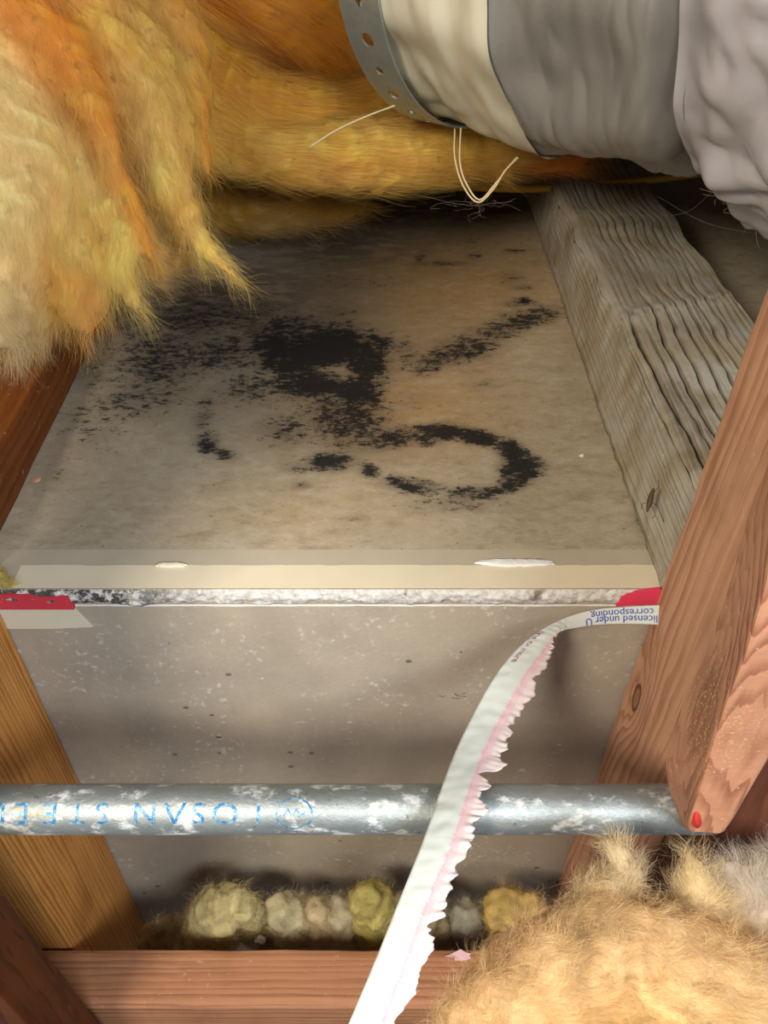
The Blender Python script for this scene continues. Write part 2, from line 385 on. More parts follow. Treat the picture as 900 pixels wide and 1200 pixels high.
sp2 = n.math('MULTIPLY', n.math('LESS_THAN', n.math('ADD', vo2.outputs['Distance'], n.math('MULTIPLY', a2, .35)), 0.36), n.math('GREATER_THAN', vr2.outputs[1], 0.82))
base = n.mix(n.math('MULTIPLY', sp2, .55), base, c8(222, 220, 216))
n.bump(n.math('ADD', a2, n.math('MULTIPLY', a3, .6)), 0.0005, 0.5)
M_WALL = n.done(base, 0.82, 0, 0.2)
wall = slab('wall_front', -0.74, 0.74, 0.0, 0.0127, -0.75, -0.0129, M_WALL, nseg=3); tag(wall, 'grey drywall panel running down behind the pipe', kind='structure')
slab('paper_crease', -0.19, 0.17, -0.0006, 0.0, -0.0142, -0.0134, white, wall, nseg=200, wob=(.0004, 0), seed=8)

# enclosing attic surfaces, dark
darkw = wood('dark_attic_boards', c8(86, 66, 46), c8(50, 36, 24), 0, seed=3.3)
def box(name, x0, x1, y0, y1, z0, z1, mat, parent=None, bev=0.0):
    V = [(x0, y0, z0), (x1, y0, z0), (x1, y1, z0), (x0, y1, z0), (x0, y0, z1), (x1, y0, z1), (x1, y1, z1), (x0, y1, z1)]
    Fc = [[0, 3, 2, 1], [4, 5, 6, 7], [0, 1, 5, 4], [1, 2, 6, 5], [2, 3, 7, 6], [3, 0, 4, 7]]
    o = mesh_obj(name, V, Fc, mat, parent, smooth=False)
    if bev: bevel(o, bev)
    return o
for nm, a in (('wall_back', (-.75, .75, .93, .95, -.75, .75)), ('wall_left', (-.77, -.75, -.2, .95, -.75, .75)), ('wall_right', (.75, .77, -.2, .95, -.75, .75))):
    tag(box(nm, *a, darkw), kind='structure')
tag(box('trim_1', -.75, .75, 0.02, .95, .52, .54, darkw), 'dark underside of the roof boards over the insulation', kind='structure')
tag(box('floor', -.75, .75, -.30, .0, -.77, -.75, darkw), kind='structure')

# ================================================================= LUMBER
def beam(name, label, cat, C8, mat, axis_pts=None, bev=0.0015, wob=0.0008, seed=0.0, segs=24, cross=6, group=None):
    """C8: near-end quad (4 pts, ordered) then far-end quad; built as a subdivided box with slightly uneven faces"""
    A = np.array(C8[:4], float); B = np.array(C8[4:], float); V = []; m = cross
    ringw = []
    for i in range(4):
        for k in range(m): ringw.append((i, k/m))
    for s in range(segs+1):
        f = s/segs; Q = A*(1-f)+B*f; cen = Q.mean(0)
        for (i, k) in ringw:
            p = Q[i]*(1-k)+Q[(i+1) % 4]*k
            d = p-cen; dd = d/np.linalg.norm(d); L = np.linalg.norm(B.mean(0)-A.mean(0))*f
            w_ = wob*(mnoise.noise(Vector((p[0]*30+seed, p[1]*30, p[2]*30)))+.5*mnoise.noise(Vector((p[0]*110+seed, p[1]*110, p[2]*110))))
            if k == 0: w_ -= bev*(1.0+.8*mnoise.noise(Vector((L*60, i*5+seed, 0))))
            V.append(p+dd*w_)
    nr = 4*m
    Fc = grid_faces(segs+1, nr, True).tolist() + [list(range(nr))[::-1], list(range(segs*nr, (segs+1)*nr))]
    o = mesh_obj(name, V, Fc, mat, smooth=False)
    bm = bmesh.new(); bm.from_mesh(o.data); bmesh.ops.recalc_face_normals(bm, faces=bm.faces); bm.to_mesh(o.data); bm.free()
    bevel(o, 0.0012, 2)
    if label: tag(o, label, cat, group)
    else: tag(o, kind='structure')
    return o
def vbox(x0, x1, y0, y1, z0, z1, dx=0.0):      # quads at z0 and z1, x shifted by dx at top
    return [(x0, y0, z0), (x1, y0, z0), (x1, y1, z0), (x0, y1, z0), (x0+dx, y0, z1), (x1+dx, y0, z1), (x1+dx, y1, z1), (x0+dx, y1, z1)]

M_LST = wood('orange_fir', c8(226, 164, 88), c8(150, 88, 34), 2, freq=50, stretch=14, cross=60, seed=1.1, dirt=.3, contrast=.9)
lst = beam('wall_stud', 'orange-brown fir stud at the left, crossed by the pipe', 'stud', vbox(-.262, -.218, -.089, -.001, -.74, -.0145, -.004), M_LST, seed=1)
M_RST = wood('red_brown_fir', c8(216, 168, 134), c8(160, 104, 76), 2, freq=38, stretch=14, cross=40, seed=2.7, dirt=.25, saw=.2, wav=2.0, contrast=.9,
             knots=[(*(on_x(747, 818, .1545)-np.array([.187, -.045, -.74])), .016, .0048)])
rst = beam('wall_stud', 'tall reddish fir stud at the right with a small dark ringed knot', 'stud', vbox(.139, .205, -.089, -.001, -.74, .60, .0298), M_RST, seed=5, segs=60)
M_LJ = wood('dark_red_joist', c8(132, 74, 30), c8(86, 42, 14), 1, freq=30, stretch=10, cross=40, seed=4.2, dirt=.3, contrast=.7)
lj = beam('ceiling_joist', 'dark red-brown joist lying along the left edge of the moldy board', 'joist',
          [(-.33, .002, .0003), (-.2325, .002, .0003), (-.2325, .002, .043), (-.33, .002, .043), (-.33, .9, .0003), (-.2365, .9, .0003), (-.2365, .9, .041), (-.33, .9, .041)], M_LJ, seed=9)
M_RJ = wood('weathered_grey_joist', c8(178, 166, 140), c8(118, 102, 78), 1, freq=40, stretch=14, cross=50, seed=6.5, dirt=.35, weather=c8(184, 180, 168), bumpd=.0012, contrast=.5)
# weathered joist: bevelled side, deep splits on its top face
nu, nv = 300, 250; V = []; CK = []
def rj_section(y):
    f = y/.9
    h = .064*(1-f)+.046*f + .002*mnoise.noise(Vector((y*14, 0, 0)))
    xb = .1575+.0015*mnoise.noise(Vector((y*9, 3, 0))) - .006*f
    xr = .166+.004*math.sin(y*9)*.5 + .004*mnoise.noise(Vector((y*22, 7, 0))) - .012*f
    return xb, xr, h, xr+.092-.004*f
for i in range(nu):
    y = .0+.9*(i/(nu-1))**1.1; xb, xr, h, xe = rj_section(y)
    sec = []; ck = []
    for k in range(18): f = k/18; sec.append((xb+(xr-xb)*f+.0012*mnoise.noise(Vector((y*80, f*6, 2))), y, .0003+(h-.0003)*f))
    for k in range(nv-18-8):
        f = k/(nv-18-8); x = xr+(xe-xr)*f; z = h-.004*max(0, 1-f*14)**2; cval = 0
        # long drying cracks
        for (cx, y0, y1, dep, wd) in ((.10, .00, .22, .0055, .0014), (.20, .02, .20, .0022, .0009), (.28, .03, .25, .005, .0012), (.38, .06, .24, .004, .0011), (.48, .08, .26, .0035, .0010), (.58, .10, .27, .003, .001), (.68, .12, .28, .003, .001), (.78, .13, .29, .0025, .001),
                                       (.25, .33, .60, .0014, .001), (.34, .31, .58, .0012, .001), (.42, .30, .60, .0014, .001), (.50, .31, .62, .0014, .001), (.58, .30, .60, .0014, .001), (.66, .32, .66, .0014, .001), (.74, .30, .62, .0014, .001), (.82, .31, .66, .0014, .001), (.90, .32, .62, .0012, .001)):
            if y0 < y < y1:
                d = (x-(xr+(xe-xr)*cx)-.0012*math.sin(y*20+cx*9)-.0012*mnoise.noise(Vector((y*70, cx*30, 0)))-.012*(y-y0)*(cx-.4))/wd
                g_ = math.exp(-d*d)*min(1, (y-y0)/.02, (y1-y)/.03); z -= dep*g_; cval = max(cval, g_*min(1, dep/.0035+.15))
        z += .0009*mnoise.noise(Vector((x*40, y*12, 4)))+.0005*mnoise.noise(Vector((x*300, y*30, 4)))
        # cross ridge where a batten once lay
        yc = .205+.35*(x-xr); z += .0022*math.exp(-((y-yc)/.010)**2) - .0014*(1 if y < yc else 0)
        cval = max(cval, .55*math.exp(-((y-.205-.35*(x-xr)-.004*mnoise.noise(Vector((x*90, 1, 1))))/.0012)**2)); ck.append(cval); sec.append((x, y, z))
    for k in range(8): f = k/8; sec.append((xe, y, h+(.0003-h)*f))
    V += sec; CK += [0]*18 + ck + [0]*8
nv = len(sec)
Fc = grid_faces(nu, nv, True).tolist() + [list(range(nv)), list(range((nu-1)*nv, nu*nv))[::-1]]
rj = mesh_obj('ceiling_joist', V, Fc, M_RJ); fattr(rj, 'crack', CK); tag(rj, 'weathered grey joist with long splits on top, along the right of the moldy board', 'joist')
bm = bmesh.new(); bm.from_mesh(rj.data); bmesh.ops.recalc_face_normals(bm, faces=bm.faces); bm.to_mesh(rj.data); bm.free()

M_BLK = wood('blocking_pine', c8(184, 130, 94), c8(136, 90, 64), 0, freq=40, stretch=16, cross=50, seed=7.9, dirt=.2)
blk = beam('blocking', 'horizontal reddish blocking board in front of the insulation clumps at the bottom', 'blocking',
           [(-.30, -.129, -.36), (-.30, -.091, -.36), (-.30, -.091, -.27), (-.30, -.129, -.27), (.158, -.129, -.36), (.158, -.091, -.36), (.158, -.091, -.2705), (.158, -.129, -.2705)], M_BLK, seed=12)
# dark board nearest the camera on the left
M_DK = wood('dark_stained_board', c8(104, 54, 26), c8(50, 24, 12), 2, freq=24, stretch=6, cross=20, seed=8.8, wav=5.0, bumpd=.0003, rough=.45)
e1 = on_y(-2, 1036, -.134); e2 = on_y(122, 1202, -.134)
sl = (e2[0]-e1[0])/(e2[2]-e1[2]); xa = e1[0]+sl*(-.70-e1[2]); xt = e1[0]+sl*(.50-e1[2])
dkb = beam('framing_board', 'dark brown board crossing the bottom left corner', 'board',
           [(xa-.09, -.172, -.70), (xa, -.172, -.70), (xa, -.134, -.70), (xa-.09, -.134, -.70), (xt-.09, -.172, .50), (xt, -.172, .50), (xt, -.134, .50), (xt-.09, -.134, .50)], M_DK, seed=14)
# near board on the right: cut end hanging over the pipe
yb, yf = -.1345, -.166
bo = [(1045, 190), (930, 450), (893, 560), (877, 600), (852, 690), (826, 765), (802, 815), (788, 855), (778, 893), (783, 925), (793, 952), (802, 972), (850, 976), (904, 880), (1010, 640), (1250, 190)]
fo = [(1080, 190), (955, 450), (925, 560), (912, 610), (893, 700), (872, 770), (852, 820), (838, 862), (826, 905), (816, 935), (808, 958), (806, 974), (848, 977), (903, 884), (1020, 640), (1290, 190)]
lin_ = lambda q, n: np.array([[np.interp(t, range(len(q)), [p[k] for p in q]) for k in (0, 1)] for t in np.linspace(0, len(q)-1, n)])
bo = lin_(bo, 60); fo = lin_(fo, 60)
V = [on_y(u, v, yb) for u, v in bo] + [on_y(u, v, yb*.5+yf*.5)*.0 + (on_y(*bo[i], yb)*.35+on_y(*fo[i], yf)*.65) for i, (u, v) in enumerate(bo)] + [on_y(u, v, yf) for u, v in fo]
N = 60
Fc = [[q*N+k, q*N+(k+1) % N, (q+1)*N+(k+1) % N, (q+1)*N+k] for q in range(2) for k in range(N)] + [list(range(N))[::-1], list(range(2*N, 3*N))]
knp = on_y(838, 835, yf*.6+yb*.4); org = np.array([.2, -.15, 0.0])
M_NB = wood('knotty_red_brown_fir', c8(204, 150, 118), c8(140, 86, 62), 2, freq=40, stretch=9, cross=34, seed=9.6, dirt=.5, saw=.35, bumpd=.0007, wav=3.2, dust=.020,
            knots=[(knp[0]-org[0], knp[1]-org[1], knp[2]-org[2], .028, .0105, .25)])
nb_ = mesh_obj('framing_board', V, Fc, M_NB, origin=org, smooth=False)
bm = bmesh.new(); bm.from_mesh(nb_.data); bmesh.ops.recalc_face_normals(bm, faces=bm.faces); bm.to_mesh(nb_.data); bm.free()
bevel(nb_, .0015, 2); tag(nb_, 'knotty red-brown board in front, its cut end with red paint over the pipe', 'board')
# red paint dabs on its corner
red = simple('red_marker_paint', c8(196, 50, 42), .8, var=.15, scale=300)
q = on_y(802, 958, -.1545); V = []; 
for k in range(14):
    a = 2*math.pi*k/14; V.append(P(802+6.5*math.cos(a)*(1+.2*math.sin(3*a)), 957+13*math.sin(a), (np.linalg.norm(0)+0.0)+.0) if False else on_y(817+5*math.cos(a)*(1+.2*math.sin(3*a)), 962+9*math.sin(a), -.1668))
V2 = [v+np.array([0, .004, 0]) for v in V]
mesh_obj('paint_mark', V+V2, [list(range(14))]+[[k, 14+k, 14+(k+1) % 14, (k+1) % 14] for k in range(14)], red, nb_)
# yellow pollen-like dust on the knot
V = []; Fc = []
dust = simple('yellow_dust', c8(226, 200, 90), .8)
rj2 = beam('framing_board', 'dark brown board behind the cut end, far right', 'board', vbox(.159, .25, -.1335, -.0905, -.70, .50, .0), wood('dark_brown_fir', c8(112, 66, 46), c8(70, 38, 26), 2, seed=10.4, freq=36, cross=36), seed=20)  # the wood itself is dark brown

# ================================================================= PIPE
pc = P(450, 948, .404); py, pz = pc[1], pc[2]; PR = .0117
n = NT('galvanized_steel')
b1 = n.noise(n.coord((.5, 1, 1)), 55, 6, .65); b2 = n.noise(n.coord(), 330, 4, .7); b3 = n.noise(n.coord((.6, 1, 1), (4, 4, 4)), 95, 5, .7)
col = n.mix(b1, c8(128, 136, 136), c8(190, 198, 198)); col = n.mix(n.math('MULTIPLY', n.step(b3, .52, .64), .75), col, c8(226, 230, 228))
col = n.mix(n.math('MULTIPLY', n.step(b2, .62, .72), .6), col, c8(60, 58, 50)); 
sp = n.noise(n.coord((.5, 1, 1), (9, 1, 1)), 42, 6, .7); col = n.mix(n.math('MULTIPLY', n.step(sp, .60, .70), .55), col, c8(150, 138, 104))
n.bump(n.math('ADD', b2, n.math('MULTIPLY', b3, 1.5)), .0004, .7)
M_PIPE = n.done(col, n.math('ADD', .38, n.math('MULTIPLY', b3, .35)), n.math('SUBTRACT', .75, n.math('MULTIPLY', n.step(b3, .52, .64), .5)), .5)
pts = np.array([(x, py, pz) for x in np.linspace(-.40, .1575, 60)])
pv, pf = tube(pts, PR, 40)
pipe = mesh_obj('conduit_pipe', pv, pf, M_PIPE, origin=(0, py, pz)); tag(pipe, 'galvanized steel conduit pipe with blue stamped lettering crossing the wall', 'pipe')
bpy.context.view_layer.update()

# ---- letters, flat on a surface through a mapping function
def text_mesh(txt, size, spacing=1.0):
    c = bpy.data.curves.new('lettering', 'FONT'); c.body = txt; c.size = size; c.align_x = 'CENTER'; c.align_y = 'CENTER'; c.space_character = spacing; c.resolution_u = 3
    o = bpy.data.objects.new('lettering', c); COL.objects.link(o); dg = bpy.context.evaluated_depsgraph_get()
    me = bpy.data.meshes.new_from_object(o.evaluated_get(dg)); bpy.data.objects.remove(o); bpy.data.curves.remove(c)
    bm = bmesh.new(); bm.from_mesh(me); bmesh.ops.triangulate(bm, faces=bm.faces)
    V = [tuple(v.co) for v in bm.verts]; Fc = [[v.index for v in f.verts] for f in bm.faces]; bm.free(); bpy.data.meshes.remove(me)
    return np.array(V), Fc
ink = NT('blue_stamp_ink'); i1 = ink.noise(ink.coord(), 300, 4, .7); M_INK = ink.done(ink.mix(ink.step(i1, .42, .60), c8(40, 120, 180), c8(150, 184, 196)), .45, .3, .4)
def on_pipe(x, s, lift=.00022):          # s = arc length, from the line of sight at the middle of the pipe, positive = up
    base = math.atan2(-(CAMP[2]-pz), -(CAMP[1]-py))  # angle towards camera in the y,z plane
    base = math.atan2(CAMP[2]-pz, CAMP[1]-py)
    a = base - s/PR
    return (x, py+(PR+lift)*math.cos(a), pz+(PR+lift)*math.sin(a))
parts = []
for ch, u, wd in (('I', 303, 1), ('O', 264, 1.1), ('S', 233, 1.0), ('A', 205, 1.1), ('N', 170, 1.05), ('S', 120, 1.0), ('T', 91, .8), ('E', 60, 1.0), ('E', 26, 1.0), ('L', 0, .9)):
    V, Fc = text_mesh(ch, .0148); x0 = (u-450)/F*.3935
    # subdivide is unnecessary: letters are small against the pipe radius, lift keeps them above
    bmx = bmesh.new(); vs = [bmx.verts.new(v) for v in V]
    for f in Fc:
        try: bmx.faces.new([vs[i] for i in f])
        except ValueError: pass
    bmesh.ops.subdivide_edges(bmx, edges=bmx.edges[:], cuts=2, use_grid_fill=True)
    bmesh.ops.triangulate(bmx, faces=bmx.faces[:])
    bmx.verts.index_update()
    V = np.array([v.co[:] for v in bmx.verts]); Fc = [[v.index for v in f.verts] for f in bmx.faces]; bmx.free()
    W = np.array([on_pipe(x0 - vx*wd, -vy*.95 - .0016) for vx, vy, _ in V]); parts.append((W, Fc))
# ring emblem with a squiggle
x0 = (345-450)/F*.3935; N = 48; V = []; Fc = []
for k in range(N):
    a = 2*math.pi*k/N
    for r in (.0080, .0088): V.append(on_pipe(x0+r*math.cos(a), r*.85*math.sin(a)-.0024))
    Fc.append([2*k, 2*k+1, (2*k+3) % (2*N), (2*k+2) % (2*N)])
parts.append((np.array(V), Fc))
zig = [(-.005, -.001), (-.003, .002), (-.001, -.001), (.001, .002), (.003, -.001), (.005, .001)]; V = []; Fc = []
for k, (a, b) in enumerate(zig):
    V += [on_pipe(x0+a, b-.0016), on_pipe(x0+a, b-.0026)]
    if k: Fc.append([2*k-2, 2*k-1, 2*k+1, 2*k])
parts.append((np.array(V), Fc))
V, Fc = merge(parts); mesh_obj('stamped_lettering', V, Fc, M_INK, pipe, smooth=False)

# ================================================================= END TAPES
# left stuck tape: red stripe over cream strip
def quad_strip(name, pix, mat, parent, y=-.0008, origin=None, n=1):
    N = len(pix); V = [on_y(u, v, y) for u, v in pix]; V2 = [v+np.array([0, abs(y)*.9, 0]) for v in V]
    return mesh_obj(name, V+V2, [list(range(N))]+[[k, N+k, N+(k+1) % N, (k+1) % N] for k in range(N)], mat, parent, smooth=False)
paper_w = simple('tape_paper', c8(216, 208, 184), .7, var=.04, scale=80); red_t = simple('red_tape_print', c8(206, 62, 76), .55, var=.10, scale=140)
tp = thing('end_tape', 'short length of red and cream end tape stuck to the drywall edge at far left', 'tape', on_y(40, 736, -.001))
quad_strip('red_stripe', [(-14, 699), (20, 697), (48, 700), (80, 699), (83, 706), (87, 714.5), (-14, 714.5)], red_t, tp, y=-.0034)
quad_strip('cream_strip', [(-14, 714), (87, 714), (97, 724), (108, 735), (60, 737), (-14, 737)], paper_w, tp, y=-.0014)
# peeled tape, curling off the board towards the camera
L = [(775, 709, .475), (735, 711, .480), (700, 714, .482), (668, 722, .480), (640, 735, .474), (610, 757, .464), (582, 790, .452), (556, 835, .437), (534, 880, .414), (515, 930, .388), (496, 985, .366), (470, 1050, .350), (440, 1125, .338), (402, 1215, .328)]
R = [(775, 732, .4745), (735, 731, .480), (702, 732, .482), (674, 736, .480), (655, 742, .473), (646, 762, .468), (628, 798, .455), (604, 845, .440), (585, 888, .416), (568, 932, .389), (550, 985, .368), (522, 1050, .351), (500, 1112, .339), (464, 1215, .329)]
NL, NW = 520, 18
Lp = cr(L, NL); Rp = cr(R, NL); V = []; colr = []
pin = np.interp(np.arange(NL)/(NL-1), [0, .25, .33, .45, .6, .75, 1.0], [1.2, 1.2, .84, .68, .62, .66, .64])
for i in range(NL):
    t_ = i/(NL-1); a = P(*Lp[i]); b = P(*Rp[i])
    j = 0.0
    if t_ > .29:
        k = min(1, (t_-.29)/.03)
        j = k*(0.04+.26*mnoise.noise(Vector((t_*34, 0, 0))) + .17*mnoise.noise(Vector((t_*95, 4, 0))) + .05*mnoise.noise(Vector((t_*240, 9, 0))))
        j -= .30*math.exp(-((t_-.655)/.010)**2)*1.0
        j -= .34*math.exp(-((t_-.34)/.010)**2)
    wr = 1.0 + j
    for c in range(NW):
        s = c/(NW-1)*wr
        p = a+(b-a)*s
        dirn = np.cross(b-a, P(*Lp[min(i+1, NL-1)])-P(*Lp[max(i-1, 0)])); dirn /= np.linalg.norm(dirn)+1e-9
        bow = .0012*math.sin(math.pi*min(1, s))*min(1, t_*3)+ (.0006*mnoise.noise(Vector((t_*60, s*3, 2))) if t_ > .25 else 0)
        curl = .0012*max(0, s-.75)*mnoise.noise(Vector((t_*130, 3, s)))*4 if t_ > .28 else 0
        V.append(p - dirn*(bow+curl))
        pk = s > pin[i]
        ed = abs(s-pin[i]) < .03
        cc = c8(222, 194, 196) if pk else c8(206, 213, 206)
        if ed and t_ > .3: cc = c8(222, 176, 190)
        if pk and s > pin[i]+.17: cc = c8(226, 212, 208)
        colr.append(cc)
V = np.array(V)
tn_ = NT('peeled_tape_paper'); at = tn_.attr('Col', True); nz = tn_.noise(tn_.coord(), 180, 4, .6); tn_.bump(nz, .0002, .5)
M_TAPE = tn_.done(tn_.mix(tn_.math('MULTIPLY', nz, .10), at, (.5, .5, .55, 1)), .6, 0, .2)
pt = mesh_obj('peeled_end_tape', V, grid_faces(NL, NW), M_TAPE, col=colr)
sm = pt.modifiers.new('thickness', 'SOLIDIFY'); sm.thickness = .0004; sm.offset = 0
tag(pt, 'long white and pink paper tape torn and curling off the drywall down past the pipe', 'tape')
# red scrap of the tape still on the board
rs = quad_strip('red_tape_end', [(722, 711), (728, 700), (742, 697), (775, 692), (775, 708), (735, 710)], simple('pinkish_red_tape', c8(228, 66, 96), .5, var=.08), pt, y=-.0034)
# blue upside-down printing on its flat part
def put_text(txt, uc, vc, size, y, parent, mat, name='printing', rot=180, slant=0.0):
    V, Fc = text_mesh(txt, size); cpt = on_y(uc, vc, y); a = math.radians(rot); W = []
    for vx, vy, _ in V:
        x = vx*math.cos(a)-vy*math.sin(a); z = vx*math.sin(a)+vy*math.cos(a)
        W.append((cpt[0]+x, y, cpt[2]+z+slant*x))
    return mesh_obj(name, W, Fc, mat, parent, smooth=False)
blue = simple('blue_print', c8(52, 76, 170), .6, var=.05)
# measure the tape plane: lay text onto nearest tape depth
def text_on_tape(txt, size, t0, s0, flip=1, mat=blue):
    V, Fc = text_mesh(txt, size); G = V_t.reshape(NL, NW, 3); W = []
    i0 = int(t0*(NL-1)); seg = np.linalg.norm(np.diff(G[:, 8], axis=0), axis=1); cum = np.concatenate([[0], np.cumsum(seg)])
    for vx, vy, _ in V:
        s_arc = cum[i0]+vx*flip; i = np.interp(s_arc, cum, np.arange(NL)); ii = min(NL-2, int(i)); fr = i-ii
        wd = np.linalg.norm(G[ii, -1]-G[ii, 0]); s = min(.98, max(.02, s0 + vy*flip/wd)); sc_ = s*(NW-1); cc = int(sc_); fc_ = sc_-cc; cc2 = min(NW-1, cc+1)
        p = (G[ii, cc]*(1-fc_)+G[ii, cc2]*fc_)*(1-fr)+(G[ii+1, cc]*(1-fc_)+G[ii+1, cc2]*fc_)*fr
        nrm = np.cross(G[ii, -1]-G[ii, 0], G[ii+1, 4]-G[ii, 4]); nrm /= np.linalg.norm(nrm)+1e-9
        if nrm @ (CAMP-p) < 0: nrm = -nrm
        W.append(p+nrm*.00075)
    return mesh_obj('printing', W, Fc, mat, pt, smooth=False)
V_t = V
text_on_tape('corresponding', .0060, .092, .32)
text_on_tape('licensed under U', .0060, .096, .70)
text_on_tape('one or more', .0052, .385, .17, mat=simple('faint_red_print', c8(150, 90, 120), .6))

# ================================================================= GLASS WOOL
DGN = None
def wool(name, label, chains, origin=None, vox=.0032, nstr=9000, slen=(.010, .030), width=.00013, parent=None, group=None, lumps=(.0035, 55.0), ridges=(.0022, 1.0), cat='insulation', lift=.10, messy=.35, curlf=320, seed=0, patch=.35, gain=1.0):
    """chains: (points [(u,v,Z,r_px)...], colour, weight). Builds a remeshed core plus a coat of fibre ribbons that follow each chain."""
    rng = np.random.default_rng(100+seed)
    Cc = []; Rr = []; Tt = []; Kk = []
    for (pts, colour) in chains:
        n_ = max(10, len(pts)*9); c = cr(pts, n_); c[:, 3] = np.maximum(c[:, 3], 2)
        W = np.array([P(a, b, z) for a, b, z, _ in c]); T = np.gradient(W, axis=0); T /= np.linalg.norm(T, axis=1)[:, None]+1e-12
        Cc.append(W); Rr.append(c[:, 3]*c[:, 2]/F); Tt.append(T); Kk.append(np.tile(np.array(colour[:3]), (n_, 1)))
    Cc = np.vstack(Cc); Rr = np.concatenate(Rr); Tt = np.vstack(Tt); Kk = np.vstack(Kk)
    org = Cc.mean(0) if origin is None else np.array(origin)
    # icosphere soup -> voxel remesh
    bm = bmesh.new(); bmesh.ops.create_icosphere(bm, subdivisions=2, radius=1.0); sv = np.array([v.co[:] for v in bm.verts]); sf = np.array([[v.index for v in f.verts] for f in bm.faces]); bm.free()
    VV = (Cc[:, None, :]-org + sv[None]*Rr[:, None, None]).reshape(-1, 3); FF = (sf[None]+(np.arange(len(Cc))*len(sv))[:, None, None]).reshape(-1, 3)
    me = bpy.data.meshes.new('soup'); me.from_pydata(VV.tolist(), [], FF.tolist()); o = bpy.data.objects.new('soup', me); COL.objects.link(o)
    r = o.modifiers.new('r', 'REMESH'); r.mode = 'VOXEL'; r.voxel_size = vox
    s_ = o.modifiers.new('s', 'SMOOTH'); s_.iterations = 6; s_.factor = .6
    dg = bpy.context.evaluated_depsgraph_get(); ev = o.evaluated_get(dg); em = ev.to_mesh()
    nv_ = len(em.vertices); co = np.empty(nv_*3, np.float32); em.vertices.foreach_get('co', co); co = co.reshape(-1, 3).astype(float)
    no = np.empty(nv_*3, np.float32); em.vertices.foreach_get('normal', no); no = no.reshape(-1, 3).astype(float)
    npoly = len(em.polygons); lt = np.empty(npoly, np.int32); em.polygons.foreach_get('loop_total', lt); li = np.empty(len(em.loops), np.int32); em.loops.foreach_get('vertex_index', li)
    if (lt == 4).all(): Fq = li.reshape(-1, 4)
    else: Fq = [list(p.vertices) for p in em.polygons]
    ev.to_mesh_clear(); bpy.data.objects.remove(o); bpy.data.meshes.remove(me)
    Pw = co+org
    # blend fields
    T = np.zeros_like(Pw); K = np.zeros_like(Pw)
    for a in range(0, nv_, 6000):
        d = np.linalg.norm(Pw[a:a+6000, None, :]-Cc[None], axis=2)/Rr[None]
        w_ = np.exp(-(d-d.min(1)[:, None])*9); w_ /= w_.sum(1)[:, None]
        T[a:a+6000] = w_ @ Tt
        w_ = np.exp(-(d-d.min(1)[:, None])*4); w_ /= w_.sum(1)[:, None]; K[a:a+6000] = w_ @ Kk
    T /= np.linalg.norm(T, axis=1)[:, None]+1e-9
    al = (Pw*T).sum(1)[:, None]*T; q = al*22+(Pw-al)*150
    q2 = al*10+(Pw-al)*60
    nf = mnoise.noise; offv = Vector((seed*3.3, seed, 0))
    r1 = np.array([nf(Vector(x)+offv) for x in q]); r2 = np.array([nf(Vector(x)+offv) for x in q2]); lm = np.array([nf(Vector(x)*lumps[1]+offv) for x in Pw])
    disp = ridges[0]*(.5*r1+r2)*ridges[1] + lumps[0]*lm
    thin = np.empty(nv_)
    for a in range(0, nv_, 6000):
        j_ = (np.linalg.norm(Pw[a:a+6000, None, :]-Cc[None], axis=2)/Rr[None]).argmin(1); thin[a:a+6000] = np.minimum(1, Rr[j_]/.016)
    disp = disp*thin; Pd = Pw+no*disp[:, None]
    shade = np.clip(1+.22*r2+.16*r1+.14*lm, .5, 1.4)
    Kc = np.clip(K*shade[:, None]*gain, 0, 1)
    pn = np.clip(.35+1.5*np.array([nf(Vector(x)*.8+Vector((9, 9, 9))) for x in q2])+.5*np.array([nf(Vector(x)*20+offv) for x in Pw]), 0, 1)[:, None]*patch
    Kc = Kc*(1-pn) + np.array([.84, .66, .34])*pn
    sk = np.array([nf(Vector(x)*230+offv) for x in Pw]); sk = np.clip((sk-.52)*6, 0, .5)[:, None]; Kc = Kc*(1-sk)+np.array([.20, .09, .03])*sk
    root = thing(name, label, cat, org, group) if parent is None else parent
    colr = np.hstack([Kc, np.ones((nv_, 1))])
    mesh_obj('batting', Pd, Fq, M_BAT, root, col=colr)
    # fibres
    vis = np.where((no*(CAMP-Pw)).sum(1) > -.04)[0]
    vis = vis[proj(Pd[vis])[0] > -80]
    uu, vv2 = proj(Pd[vis]); vis = vis[(uu < 980) & (vv2 > -80) & (vv2 < 1290)]
    if len(vis) == 0: return root
    idx = rng.choice(vis, nstr); K0 = Kc[idx]; p = Pd[idx]+rng.normal(0, vox*.6, (nstr, 3)); nn = no[idx]; t0 = T[idx]*1.0
    rev = rng.random(nstr) < .12; t0[rev] *= -1
    seg = 6; Ln = rng.uniform(*slen, nstr); lifts = rng.normal(0, lift, nstr); mess = rng.normal(0, messy, (nstr, 3))
    PTS = [p.copy()]; d = t0+nn*np.abs(lifts)[:, None]+mess*.5; d /= np.linalg.norm(d, axis=1)[:, None]
    ph = rng.uniform(0, 6.28, (nstr, 3))*.15
    for k in range(seg):
        fx = p*curlf
        wob = np.stack([np.sin(fx[:, 1]*1.0+2*np.sin(fx[:, 2]*.7)), np.sin(fx[:, 2]*1.1+2*np.sin(fx[:, 0]*.8)), np.sin(fx[:, 0]*.9+2*np.sin(fx[:, 1]*.75))], 1)*1.5 + .5*np.stack([np.sin(p[:, 1]*170+p[:, 2]*90+ph[:, 0]*6), np.sin(p[:, 2]*190+p[:, 0]*110+ph[:, 1]*6), np.sin(p[:, 0]*160+p[:, 1]*120+ph[:, 2]*6)], 1)
        d = d*.80+t0*.20+wob*messy*.34+rng.normal(0, messy*.16, (nstr, 3)) + np.array([0, 0, -.03])
